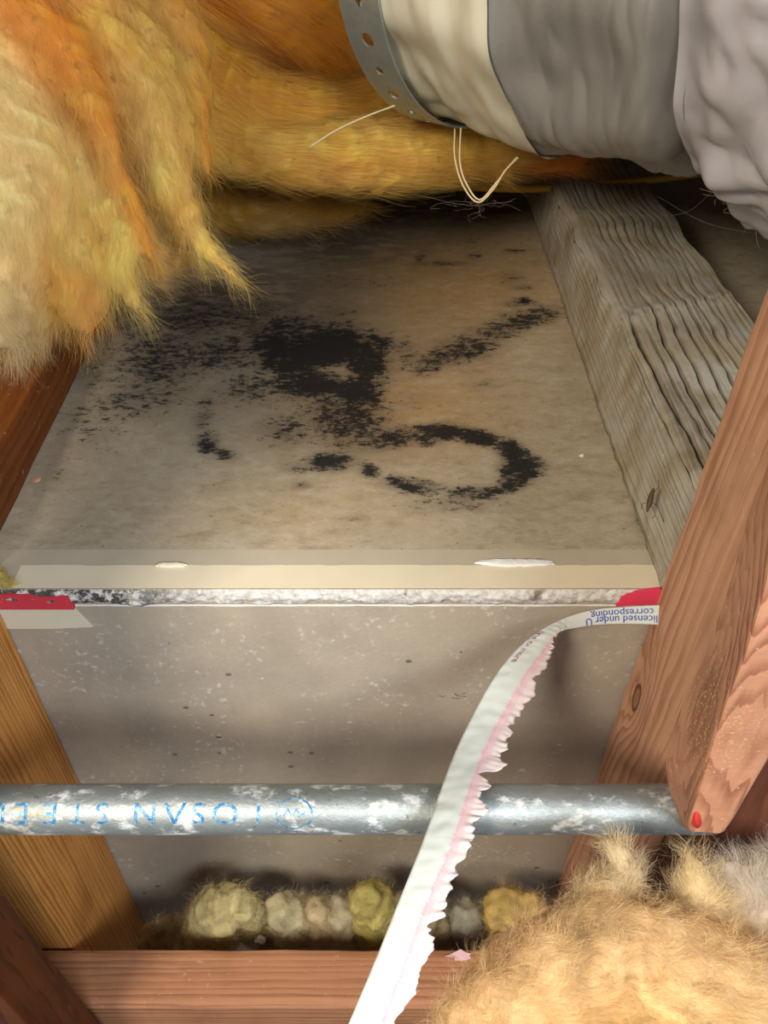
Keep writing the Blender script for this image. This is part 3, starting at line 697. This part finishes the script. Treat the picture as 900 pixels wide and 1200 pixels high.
        d /= np.linalg.norm(d, axis=1)[:, None]; p = p+d*(Ln/seg)[:, None]; PTS.append(p.copy())
    PTS = np.stack(PTS, 1)
    D = np.gradient(PTS, axis=1); Wd = np.cross(D, (nn+rng.normal(0, .5, nn.shape))[:, None, :]); Wd /= np.linalg.norm(Wd, axis=2)[:, :, None]+1e-12
    tap = np.interp(np.arange(seg+1)/seg, [0, .3, 1], [.7, 1, .25]); hw = (width*rng.uniform(.5, 1.3, nstr))[:, None]*tap[None]*.5
    A = PTS-Wd*hw[..., None]; B = PTS+Wd*hw[..., None]
    SV = np.stack([A, B], 2).reshape(-1, 3); base = (np.arange(nstr)*(seg+1)*2)[:, None]; k = np.arange(seg)[None]*2
    SF = np.stack([base+k, base+k+1, base+k+3, base+k+2], -1).reshape(-1, 4)
    br = rng.normal(1.05, .09, (nstr, 1)); KS = np.clip(K0*br, 0, 1); pale = rng.random((nstr, 1))**3*.5; KS = KS*(1-pale)+np.array([.86, .76, .52])*pale
    SC = np.repeat(np.hstack([KS, np.ones((nstr, 1))]), (seg+1)*2, axis=0)
    fo_ = mesh_obj('loose_fibres', SV, SF, M_FIB, root, col=SC); fo_['kind'] = 'stuff'
    return root

ORG = c8(250, 160, 30); YEL = c8(250, 206, 100); CRM = c8(226, 206, 150); AMB = c8(240, 168, 56); PAL = c8(208, 190, 140); OLV = c8(196, 150, 44)
wool('insulation_batt', 'shaggy yellow fibreglass insulation hanging nearest at the upper left', [
    ([(-60, 40, .50, 70), (-10, 130, .49, 84), (25, 230, .485, 84), (25, 310, .49, 66), (8, 365, .49, 40)], c8(236, 214, 160)),
    ([(-30, 330, .475, 46), (0, 370, .47, 34), (14, 398, .47, 14)], c8(214, 196, 156)),
    ([(-50, -60, .47, 52), (20, -5, .465, 44), (70, 60, .465, 36), (104, 120, .465, 24), (130, 190, .465, 17), (155, 250, .467, 14), (178, 305, .47, 6)], c8(246, 164, 50)),
    ([(60, 140, .50, 50), (78, 230, .487, 54), (90, 310, .478, 46), (95, 355, .476, 28), (100, 384, .475, 12)], c8(248, 186, 82)),
    ([(90, 160, .49, 40), (120, 240, .475, 34), (138, 300, .473, 26), (150, 340, .473, 14), (160, 360, .473, 5)], c8(246, 208, 120)),
    ([(50, -90, .50, 60), (120, 10, .495, 58), (165, 100, .49, 46), (192, 180, .485, 36), (216, 250, .48, 21), (240, 290, .48, 12), (266, 316, .48, 6), (286, 330, .48, 3)], c8(244, 200, 108)),
    ([(150, -60, .53, 50), (195, 40, .525, 42), (215, 110, .52, 32), (232, 165, .51, 15), (246, 208, .505, 4)], c8(238, 178, 74)),
    ([(120, 180, .535, 60), (150, 262, .53, 50), (190, 295, .53, 28), (226, 304, .53, 12)], c8(216, 186, 118)),
    ], nstr=64000, slen=(.008, .028), messy=.40, width=.00010, gain=np.array([1.16, 1.10, .95]), patch=.22, seed=1, lumps=(.004, 42), ridges=(.0050, 1))
wool('insulation_batt', 'smooth amber fibreglass batt folded over itself behind the hanging tufts', [
    ([(120, -110, .66, 90), (220, -60, .66, 96), (300, -22, .66, 92), (350, 5, .66, 74), (390, 40, .66, 50)], c8(244, 170, 44)),
    ([(160, 20, .645, 60), (220, 80, .635, 52), (290, 120, .63, 42), (360, 126, .635, 32), (430, 122, .65, 28), (500, 110, .67, 26)], c8(250, 184, 70)),
    ([(220, 140, .645, 42), (290, 174, .63, 34), (370, 182, .625, 38), (450, 180, .63, 42), (520, 172, .65, 42), (580, 175, .67, 28)], c8(252, 198, 96)),
    ([(560, 170, .70, 26), (620, 180, .73, 20), (670, 184, .745, 18)], c8(236, 150, 50)),
    ], nstr=40000, slen=(.014, .046), messy=.18, lift=.03, seed=2, lumps=(.0035, 26), ridges=(.0036, 1), curlf=160, patch=.15, gain=np.array([1.12, 1.10, 1.0]))
wool('insulation_batt', 'dim olive-yellow fibreglass scrap drooping under the folded batt', [
    ([(225, 220, .765, 30), (270, 240, .765, 34), (330, 243, .765, 28), (385, 242, .765, 20), (424, 240, .765, 8)], OLV),
    ], nstr=10000, slen=(.010, .034), messy=.45, seed=3)
CR2 = c8(236, 196, 138)
wool('insulation_batt', 'cream fibreglass insulation piled in the bottom right corner', [
    ([(545, 1250, .33, 44), (590, 1185, .33, 56), (650, 1135, .33, 64), (720, 1120, .33, 62), (790, 1150, .33, 74), (870, 1190, .33, 90), (960, 1240, .33, 90)], c8(236, 198, 146)),
    ([(640, 1260, .33, 90), (760, 1240, .33, 110), (880, 1270, .33, 100)], c8(242, 202, 130)),
    ([(690, 1100, .345, 46), (718, 1060, .345, 32), (738, 1024, .35, 18), (724, 1000, .352, 13), (710, 982, .353, 5)], c8(232, 216, 180)),
    ([(810, 1110, .345, 44), (818, 1060, .35, 32), (814, 1022, .352, 14), (804, 1000, .353, 5), (802, 985, .353, 2)], c8(236, 214, 168)),
    ([(900, 1130, .35, 60), (888, 1075, .355, 44), (868, 1035, .357, 24), (850, 1012, .358, 8)], c8(224, 214, 200)),
    ([(950, 1110, .36, 60), (930, 1040, .36, 40), (905, 1012, .36, 10)], c8(216, 206, 192)),
    ], nstr=42000, slen=(.004, .015), messy=.75, lift=.25, seed=4, lumps=(.0055, 45), ridges=(.0022, 1), width=.00009, vox=.0026, curlf=420)
clumps = [
    ('small dim tan insulation clump at the left end of the row on the bottom ledge', [([(190, 1100, 22), (215, 1098, 24), (232, 1100, 20)], c8(186, 168, 122)), ([(188, 1090, 9), (184, 1072, 3)], c8(186, 168, 122))]),
    ('large round pale yellow insulation clump second from the left stud', [([(250, 1098, 24), (252, 1068, 26), (275, 1056, 18), (296, 1068, 15), (300, 1092, 12)], c8(208, 194, 142))]),
    ('small grey-cream insulation clump in the dip beside the large round one', [([(312, 1100, 14), (322, 1088, 17), (330, 1098, 15)], c8(170, 152, 116))]),
    ('cream insulation clump with a white top in the middle of the row', [([(330, 1062, 16), (345, 1072, 22), (350, 1094, 20)], c8(204, 194, 156))]),
    ('peach-tinted insulation clump with a pink fleck, right of the white-topped one', [([(372, 1060, 14), (378, 1078, 21), (372, 1098, 18)], c8(208, 188, 148))]),
    ('pale grey insulation clump just left of the yellow tuft', [([(398, 1068, 20), (402, 1092, 22)], c8(200, 190, 160))]),
    ('bright yellow insulation tuft standing highest, left of the hanging tape', [([(428, 1046, 17), (440, 1060, 22), (436, 1088, 24), (440, 1112, 18)], c8(206, 192, 116))]),
    ('grey insulation clump right behind the hanging tape', [([(478, 1060, 18), (500, 1072, 22), (512, 1098, 24), (520, 1108, 16)], c8(178, 168, 138))]),
    ('dull grey insulation clump between the tape and the golden one', [([(545, 1072, 18), (550, 1092, 20)], c8(168, 164, 146))]),
    ('golden insulation clump at the right end of the row against the stud', [([(590, 1058, 20), (600, 1074, 26), (596, 1096, 22), (622, 1058, 14), (622, 1080, 14)], c8(216, 184, 110))]),
]
for i, (lb, ch) in enumerate(clumps):
    chains = []
    for pts, colr in ch:
        chains.append(([(u, v+6, float((-.050-CAMP[1])/ray(u, v+6)[1]), r*1.25) for u, v, r in pts], colr))
    wool('insulation_clump', lb, chains, nstr=7000, slen=(.004, .014), messy=.9, lift=.45, seed=20+i, vox=.0022, lumps=(.0045, 110), ridges=(.0016, 1), width=.00010, patch=.2, curlf=500, group='insulation clumps along the bottom ledge')
wool('insulation_tuft', 'tiny yellow insulation tuft in the corner above the red tape at far left', [([(-18, 682, .480, 16), (-2, 677, .480, 10), (8, 686, .478, 5)], c8(222, 206, 110))], nstr=1500, slen=(.003, .009), messy=.8, seed=40, vox=.0014, lumps=(.001, 200), ridges=(.0005, 1), width=.00015)

# ================================================================= DUCT
c0 = P(548, -92, .54); c1 = P(1010, -62, .42); ax = c1-c0; LD = np.linalg.norm(ax); ax /= LD
e1_ = UP-ax*(UP @ ax); e1_ /= np.linalg.norm(e1_); e2_ = np.cross(ax, e1_)
R0 = .118
def duct_pt(s, th, r): return c0+ax*s+(e1_*math.cos(th)+e2_*math.sin(th))*r
def sag(th): return 1.0
duct = thing('flexible_duct', 'grey plastic-wrapped flexible duct sagging across the top right', 'duct', c0)
M_DUCT = NT('grey_duct_jacket'); d1 = M_DUCT.noise(M_DUCT.coord(), 24, 5, .6); d2 = M_DUCT.noise(M_DUCT.coord(), 500, 3, .6)
dc = M_DUCT.mix(d1, c8(132, 129, 123), c8(150, 147, 141)); dc = M_DUCT.mix(M_DUCT.math('MULTIPLY', M_DUCT.step(d2, .6, .75), .25), dc, c8(110, 104, 92)); M_DUCT.bump(M_DUCT.math('ADD', M_DUCT.math('MULTIPLY', d1, 3), d2), .0003, .4)
M_DUCT = M_DUCT.done(dc, .33, .2, .5)
M_COL = NT('warm_lit_duct_jacket'); d1 = M_COL.noise(M_COL.coord(), 20, 4, .6); M_COL.bump(d1, .002, .4); M_COL = M_COL.done(M_COL.mix(d1, c8(206, 200, 172), c8(222, 218, 196)), .42, .05, .45) if False else None
mcx = NT('warm_lit_duct_jacket'); d1 = mcx.noise(mcx.coord(), 20, 4, .6); mcx.bump(d1, .0008, .3); M_COL = mcx.done(mcx.mix(d1, c8(200, 194, 166), c8(220, 214, 192)), .42, .05, .45)  # cream tone paints the light reflected on the collar section
sl_ = NT('lit_grey_sleeve'); d1 = sl_.noise(sl_.coord(), 24, 5, .6); sl_.bump(d1, .001, .4); M_SLV = sl_.done(sl_.mix(d1, c8(172, 168, 172), c8(192, 188, 190)), .28, .1, .5)  # lighter version of the jacket grey, highlight brightness put into the colour
def section(name, s0, s1, rf, mat, ns=140, nt=220):
    V = []
    for i in range(ns):
        f = i/(ns-1); s = s0+(s1-s0)*f
        for j in range(nt):
            th = 2*math.pi*j/nt
            V.append(duct_pt(s, th, rf(s, f, th)))
    Fc = grid_faces(ns, nt, True)
    return mesh_obj(name, V, Fc, mat, duct)
def nz3(a, b, c): return mnoise.noise(Vector((a, b, c)))
SS = .100   # seam position
def r_col(s, f, th):
    r = R0*(.94+.08*f**.8); cx, sx = math.cos(th), math.sin(th)
    g = th*9 + 2.0*f
    r += (.006+.004*f)*nz3(cx*2.6, sx*2.6, f*1.2+3) + .0045*(1-f)*math.sin(g*1.7)*nz3(cx*3, sx*3, 8) + .0040*nz3(cx*1.5, sx*1.5, f*5+th*.0) + .0025*nz3(cx*4+f*2, sx*4, f*7)
    return r
def r_mid(s, f, th):
    cx, sx = math.cos(th), math.sin(th)
    r = R0*(1.012+.008*f) - .0035*math.exp(-f/.03)
    r += .010*nz3(cx*2, sx*2, f*1.8) + .0035*nz3(cx*4, sx*4, f*3+4) + .0018*nz3(cx*2+f*2, sx*2, f*7) + .003*abs(nz3(cx*3-f*4, sx*3, f*9))
    d = f-(.93+.10*nz3(cx*2, sx*2, 9)); r -= .014*math.exp(-(d/.06)**2)
    k_ = min(1, f/.16); k_ = k_*k_*(3-2*k_); r = (r_col(SS, 1.0, th)-.0012)*(1-k_)+r*k_
    return r
def r_end(s, f, th):
    cx, sx = math.cos(th), math.sin(th)
    r = R0*(1.04+.16*math.sin(min(1, f*2.2)*math.pi/2))
    r += .014*nz3(cx*3, sx*3, f*4+1) + .008*abs(nz3(cx*5+3, sx*5, f*5)) + .007*abs(nz3(cx*6+f*6, sx*6, f*12)) + .003*nz3(cx*12, sx*12, f*16) 
    k_ = min(1, f/.10); k_ = k_*k_*(3-2*k_); r = (r_mid(0, 1.0, th)-.0015)*(1-k_)+r*k_
    return r
section('collar', 0.0, SS, r_col, M_COL)
section('jacket', SS-.006, .207, r_mid, M_DUCT)
section('crumpled_sleeve', .201, .48, r_end, M_SLV)
# dark disc closing the end inside the collar
V = [duct_pt(.004, 2*math.pi*k/48, R0*.90) for k in range(48)]; V2 = [v+ax*.004 for v in V]
mesh_obj('end_plate', V+V2, [list(range(48)), list(range(48, 96))[::-1]]+[[k, 48+k, 48+(k+1) % 48, (k+1) % 48] for k in range(48)], simple('dark_duct_core', c8(60, 56, 50), .7), duct, smooth=False)

# perforated strap round the duct end
gm = NT('galvanized_strap_metal'); g = gm.noise(gm.coord(), 90, 5, .6); g_2 = gm.noise(gm.coord(), 300, 4, .7)
gc = gm.mix(g, c8(142, 152, 146), c8(186, 194, 188)); gc = gm.mix(gm.math('MULTIPLY', gm.step(g_2, .58, .7), .35), gc, c8(110, 104, 90)); gm.bump(g_2, .0002, .6)
M_STR = gm.done(gc, .42, .65, .5)
SW = .031; RS = R0*1.0; sc0 = .006
cells = 34; parts = []; NC = 24
def strap_pt(arc, wv, r): return duct_pt(sc0+wv, arc/RS, r)
cl = 2*math.pi*RS/cells
ANG = [2*math.pi*k/NC for k in range(NC)]
for sx_ in (1, -1):
    for sy_ in (1, -1):
        ca_ = math.atan2(sy_*SW, sx_*cl) % (2*math.pi); kk = min(range(NC), key=lambda k: abs(ANG[k]-ca_)); ANG[kk] = ca_
for c in range(cells):
    hr = .0046 if c % 2 == 0 else .0031
    V = []; Fc = []
    for lay in (0, 1):
        r = RS+.0012*lay
        for k in range(NC):
            a = ANG[k]; V.append(strap_pt(c*cl+hr*math.cos(a), hr*math.sin(a), r))
        for k in range(NC):
            a = ANG[k]; ca, sa = math.cos(a), math.sin(a); m_ = max(abs(ca)/(cl/2), abs(sa)/(SW/2)); V.append(strap_pt(c*cl+ca/m_, sa/m_, r))
    for k in range(NC):
        k2 = (k+1) % NC; o_ = 2*NC
        Fc += [[o_+k, o_+NC+k, o_+NC+k2, o_+k2], [k, k2, NC+k2, NC+k], [k, o_+k, o_+k2, k2]]
        if abs(math.sin((ANG[k]+(ANG[k2] if k2 else 2*math.pi))/2))/(SW/2) > abs(math.cos((ANG[k]+(ANG[k2] if k2 else 2*math.pi))/2))/(cl/2): Fc.append([NC+k, NC+k2, o_+NC+k2, o_+NC+k])
    parts.append((np.array(V), Fc))
V, Fc = merge(parts)
strap = mesh_obj('hanger_strap', V, Fc, M_STR, smooth=False); tag(strap, 'perforated galvanized metal strap wrapped around the end of the duct', 'strap')

# ================================================================= SMALL THINGS
def wire(name, label, cat, pix, r, mat, n=60, group=None, rr=None, extra=None):
    ps = np.array([P(*q) for q in cr(pix, n)]); parts = [tube(ps, r, 6, rr)]
    if extra:
        for e in extra: parts.append(tube(np.array([P(*q) for q in cr(e, n)]), r, 6))
    V, Fc = merge(parts); o = mesh_obj(name, V, Fc, mat); tag(o, label, cat, group); return o
strg = simple('pale_string', c8(226, 206, 160), .6)
wire('string_loop', 'pale doubled string looping down below the duct', 'string', [(533, 150, .585), (533, 185, .585), (543, 218, .585), (560, 237, .585), (578, 222, .585), (592, 200, .585), (607, 185, .585)], .00065, strg,
     extra=[[(540, 150, .585), (539, 190, .586), (547, 216, .586), (562, 234, .586), (580, 216, .586), (594, 198, .586), (606, 184, .586)]])
wire('straw', 'thin pale straw lying across the folded insulation', 'straw', [(362, 173, .535), (395, 152, .54), (430, 136, .545), (462, 124, .55)], .0006, strg, n=30)
wire('electrical_cable', 'yellow electrical cable running under the duct across the back', 'cable', [(440, 214, .82), (520, 218, .80), (620, 221, .80), (700, 216, .80), (785, 208, .80), (900, 190, .80)], .0036, simple('yellow_cable_jacket', c8(190, 150, 50), .45))
# cobwebs
web = simple('cobweb_silk', c8(150, 140, 120), .8)
def scribble(cu, cv, Z, ru, rv, n, seed, r=.00012, length=10):
    rg = np.random.default_rng(seed); parts = []
    for k in range(n):
        a = rg.uniform(0, 6.28); p = np.array([cu+rg.normal(0, ru*.4), cv+rg.normal(0, rv*.4), Z]); q = [p.copy()]
        d = rg.normal(0, 1, 2)
        for s in range(length):
            d = d*.75+rg.normal(0, .8, 2); p = p+np.array([d[0]*ru*.11, d[1]*rv*.11, rg.normal(0, .0008)]); q.append(p.copy())
        parts.append(tube(np.array([P(*x) for x in cr(q, 18)]), r, 3, caps=False))
    return parts
def cobweb(name, label, spots, mat=web, extra=()):
    parts = []
    for s in spots: parts += scribble(*s)
    for e in extra: parts.append(tube(np.array([P(*x) for x in cr(e, 24)]), .00009, 3, caps=False))
    V, Fc = merge(parts); o = mesh_obj(name, V, Fc, mat); tag(o, label, 'cobweb'); return o
cobweb('cobweb', 'wispy cobweb tangled below the string loop', [(562, 236, .60, 30, 12, 14, 3, .00006)], extra=[[(480, 225, .62), (530, 238, .61), (560, 240, .60), (600, 236, .60)]])
cobweb('cobweb', 'grey cobweb hanging off the crumpled end of the duct at right', [(868, 228, .50, 28, 12, 30, 5), (885, 250, .50, 10, 20, 8, 6)], extra=[[(655, 245, .62), (740, 252, .60), (800, 250, .58), (835, 225, .55)], [(770, 230, .58), (830, 262, .56), (900, 276, .54)]])
dustm = simple('dark_dust_fluff', c8(60, 54, 46), .9)
cobweb('dust_tangle', 'dark tangle of dust and web on the grey drywall left of the tape', [(538, 806, .545, 16, 8, 34, 8)], dustm, extra=[[(518, 815, .548), (530, 803, .545), (545, 800, .545), (560, 790, .542), (570, 784, .541), (578, 790, .54)]])
for o in bpy.data.objects:
    if o.name.startswith('dust_tangle'):
        pass
# dead insect on the grey joist
ins = thing('dead_insect', 'small dried brown insect stuck on the side of the grey joist', 'insect', P(762, 590, .487))
bug = simple('dry_brown_shell', c8(84, 66, 50), .6)
ps = np.array([P(765, 574, .480), P(763, 582, .480), P(761, 590, .480), P(759, 598, .480)])
V, Fc = tube(np.array([P(*q) for q in cr([(766, 572, .480), (763, 582, .480), (761, 590, .480), (758, 600, .480)], 14)]), .001, 8, rr=.0017*np.sin(np.linspace(.3, 2.9, 14))); mesh_obj('body', V, Fc, bug, ins)
for q in ([(764, 580, .480), (772, 570, .479), (771, 562, .480)], [(762, 588, .480), (771, 594, .480), (778, 612, .482)], [(762, 592, .480), (768, 602, .480), (764, 608, .481)], [(760, 590, .480), (753, 590, .481), (752, 597, .482)]):
    V, Fc = tube(np.array([P(*x) for x in cr(q, 10)]), .00022, 4); mesh_obj('leg', V, Fc, bug, ins)
# scraps
def scrap(name, label, cat, c, s, mat, nrm=(0, 0, 1), seed=0, asp=.5):
    rg = np.random.default_rng(seed); nrm = np.array(nrm, float); a = np.cross(nrm, [0, 1, .3]); a /= np.linalg.norm(a); b = np.cross(nrm, a); N = 12; V = []
    for lay in (0, 1):
        for k in range(N):
            t = 2*math.pi*k/N; j = 1+rg.normal(0, .16) if lay == 0 else js[k]
            if lay == 0:
                if k == 0: js = []
                js.append(j)
            V.append(np.array(c)+a*s*j*math.cos(t)+b*s*asp*j*math.sin(t)+nrm*(.0002+.0007*lay+.0004*math.sin(2*t)))
    o = mesh_obj(name, V, [list(range(N))[::-1], list(range(N, 2*N))]+[[k, (k+1) % N, N+(k+1) % N, N+k] for k in range(N)], mat, smooth=False); tag(o, label, cat); return o
pk = simple('pink_paper', c8(232, 190, 196), .8)
scrap('paper_scrap', 'pink paper scrap lying on the bottom blocking board right of the tape', 'scrap', on_z(540, 1121, -.2698), .0085, pk, seed=3, asp=.35)
scrap('paper_scrap', 'tiny pink paper scrap caught on the peach-tinted insulation clump', 'scrap', P(355, 1088, .640), .0045, pk, nrm=(0, -.7, .7), seed=4, asp=.7)
scrap('paper_scrap', 'tiny white paper scrap caught beside the large round insulation clump', 'scrap', P(305, 1101, .645), .0036, white, nrm=(0, -.7, .7), seed=6, asp=.9)
scrap('wood_chip', 'small pinkish wood chip at the foot of the dark left joist', 'chip', on_z(42, 563, 0), .0032, simple('wood_chip', c8(200, 150, 120), .8), seed=7, asp=.8)
scrap('plaster_crumb', 'white plaster crumb on the board right of the mold ring', 'crumb', on_z(681, 535, 0), .0016, white, seed=8, asp=.7)
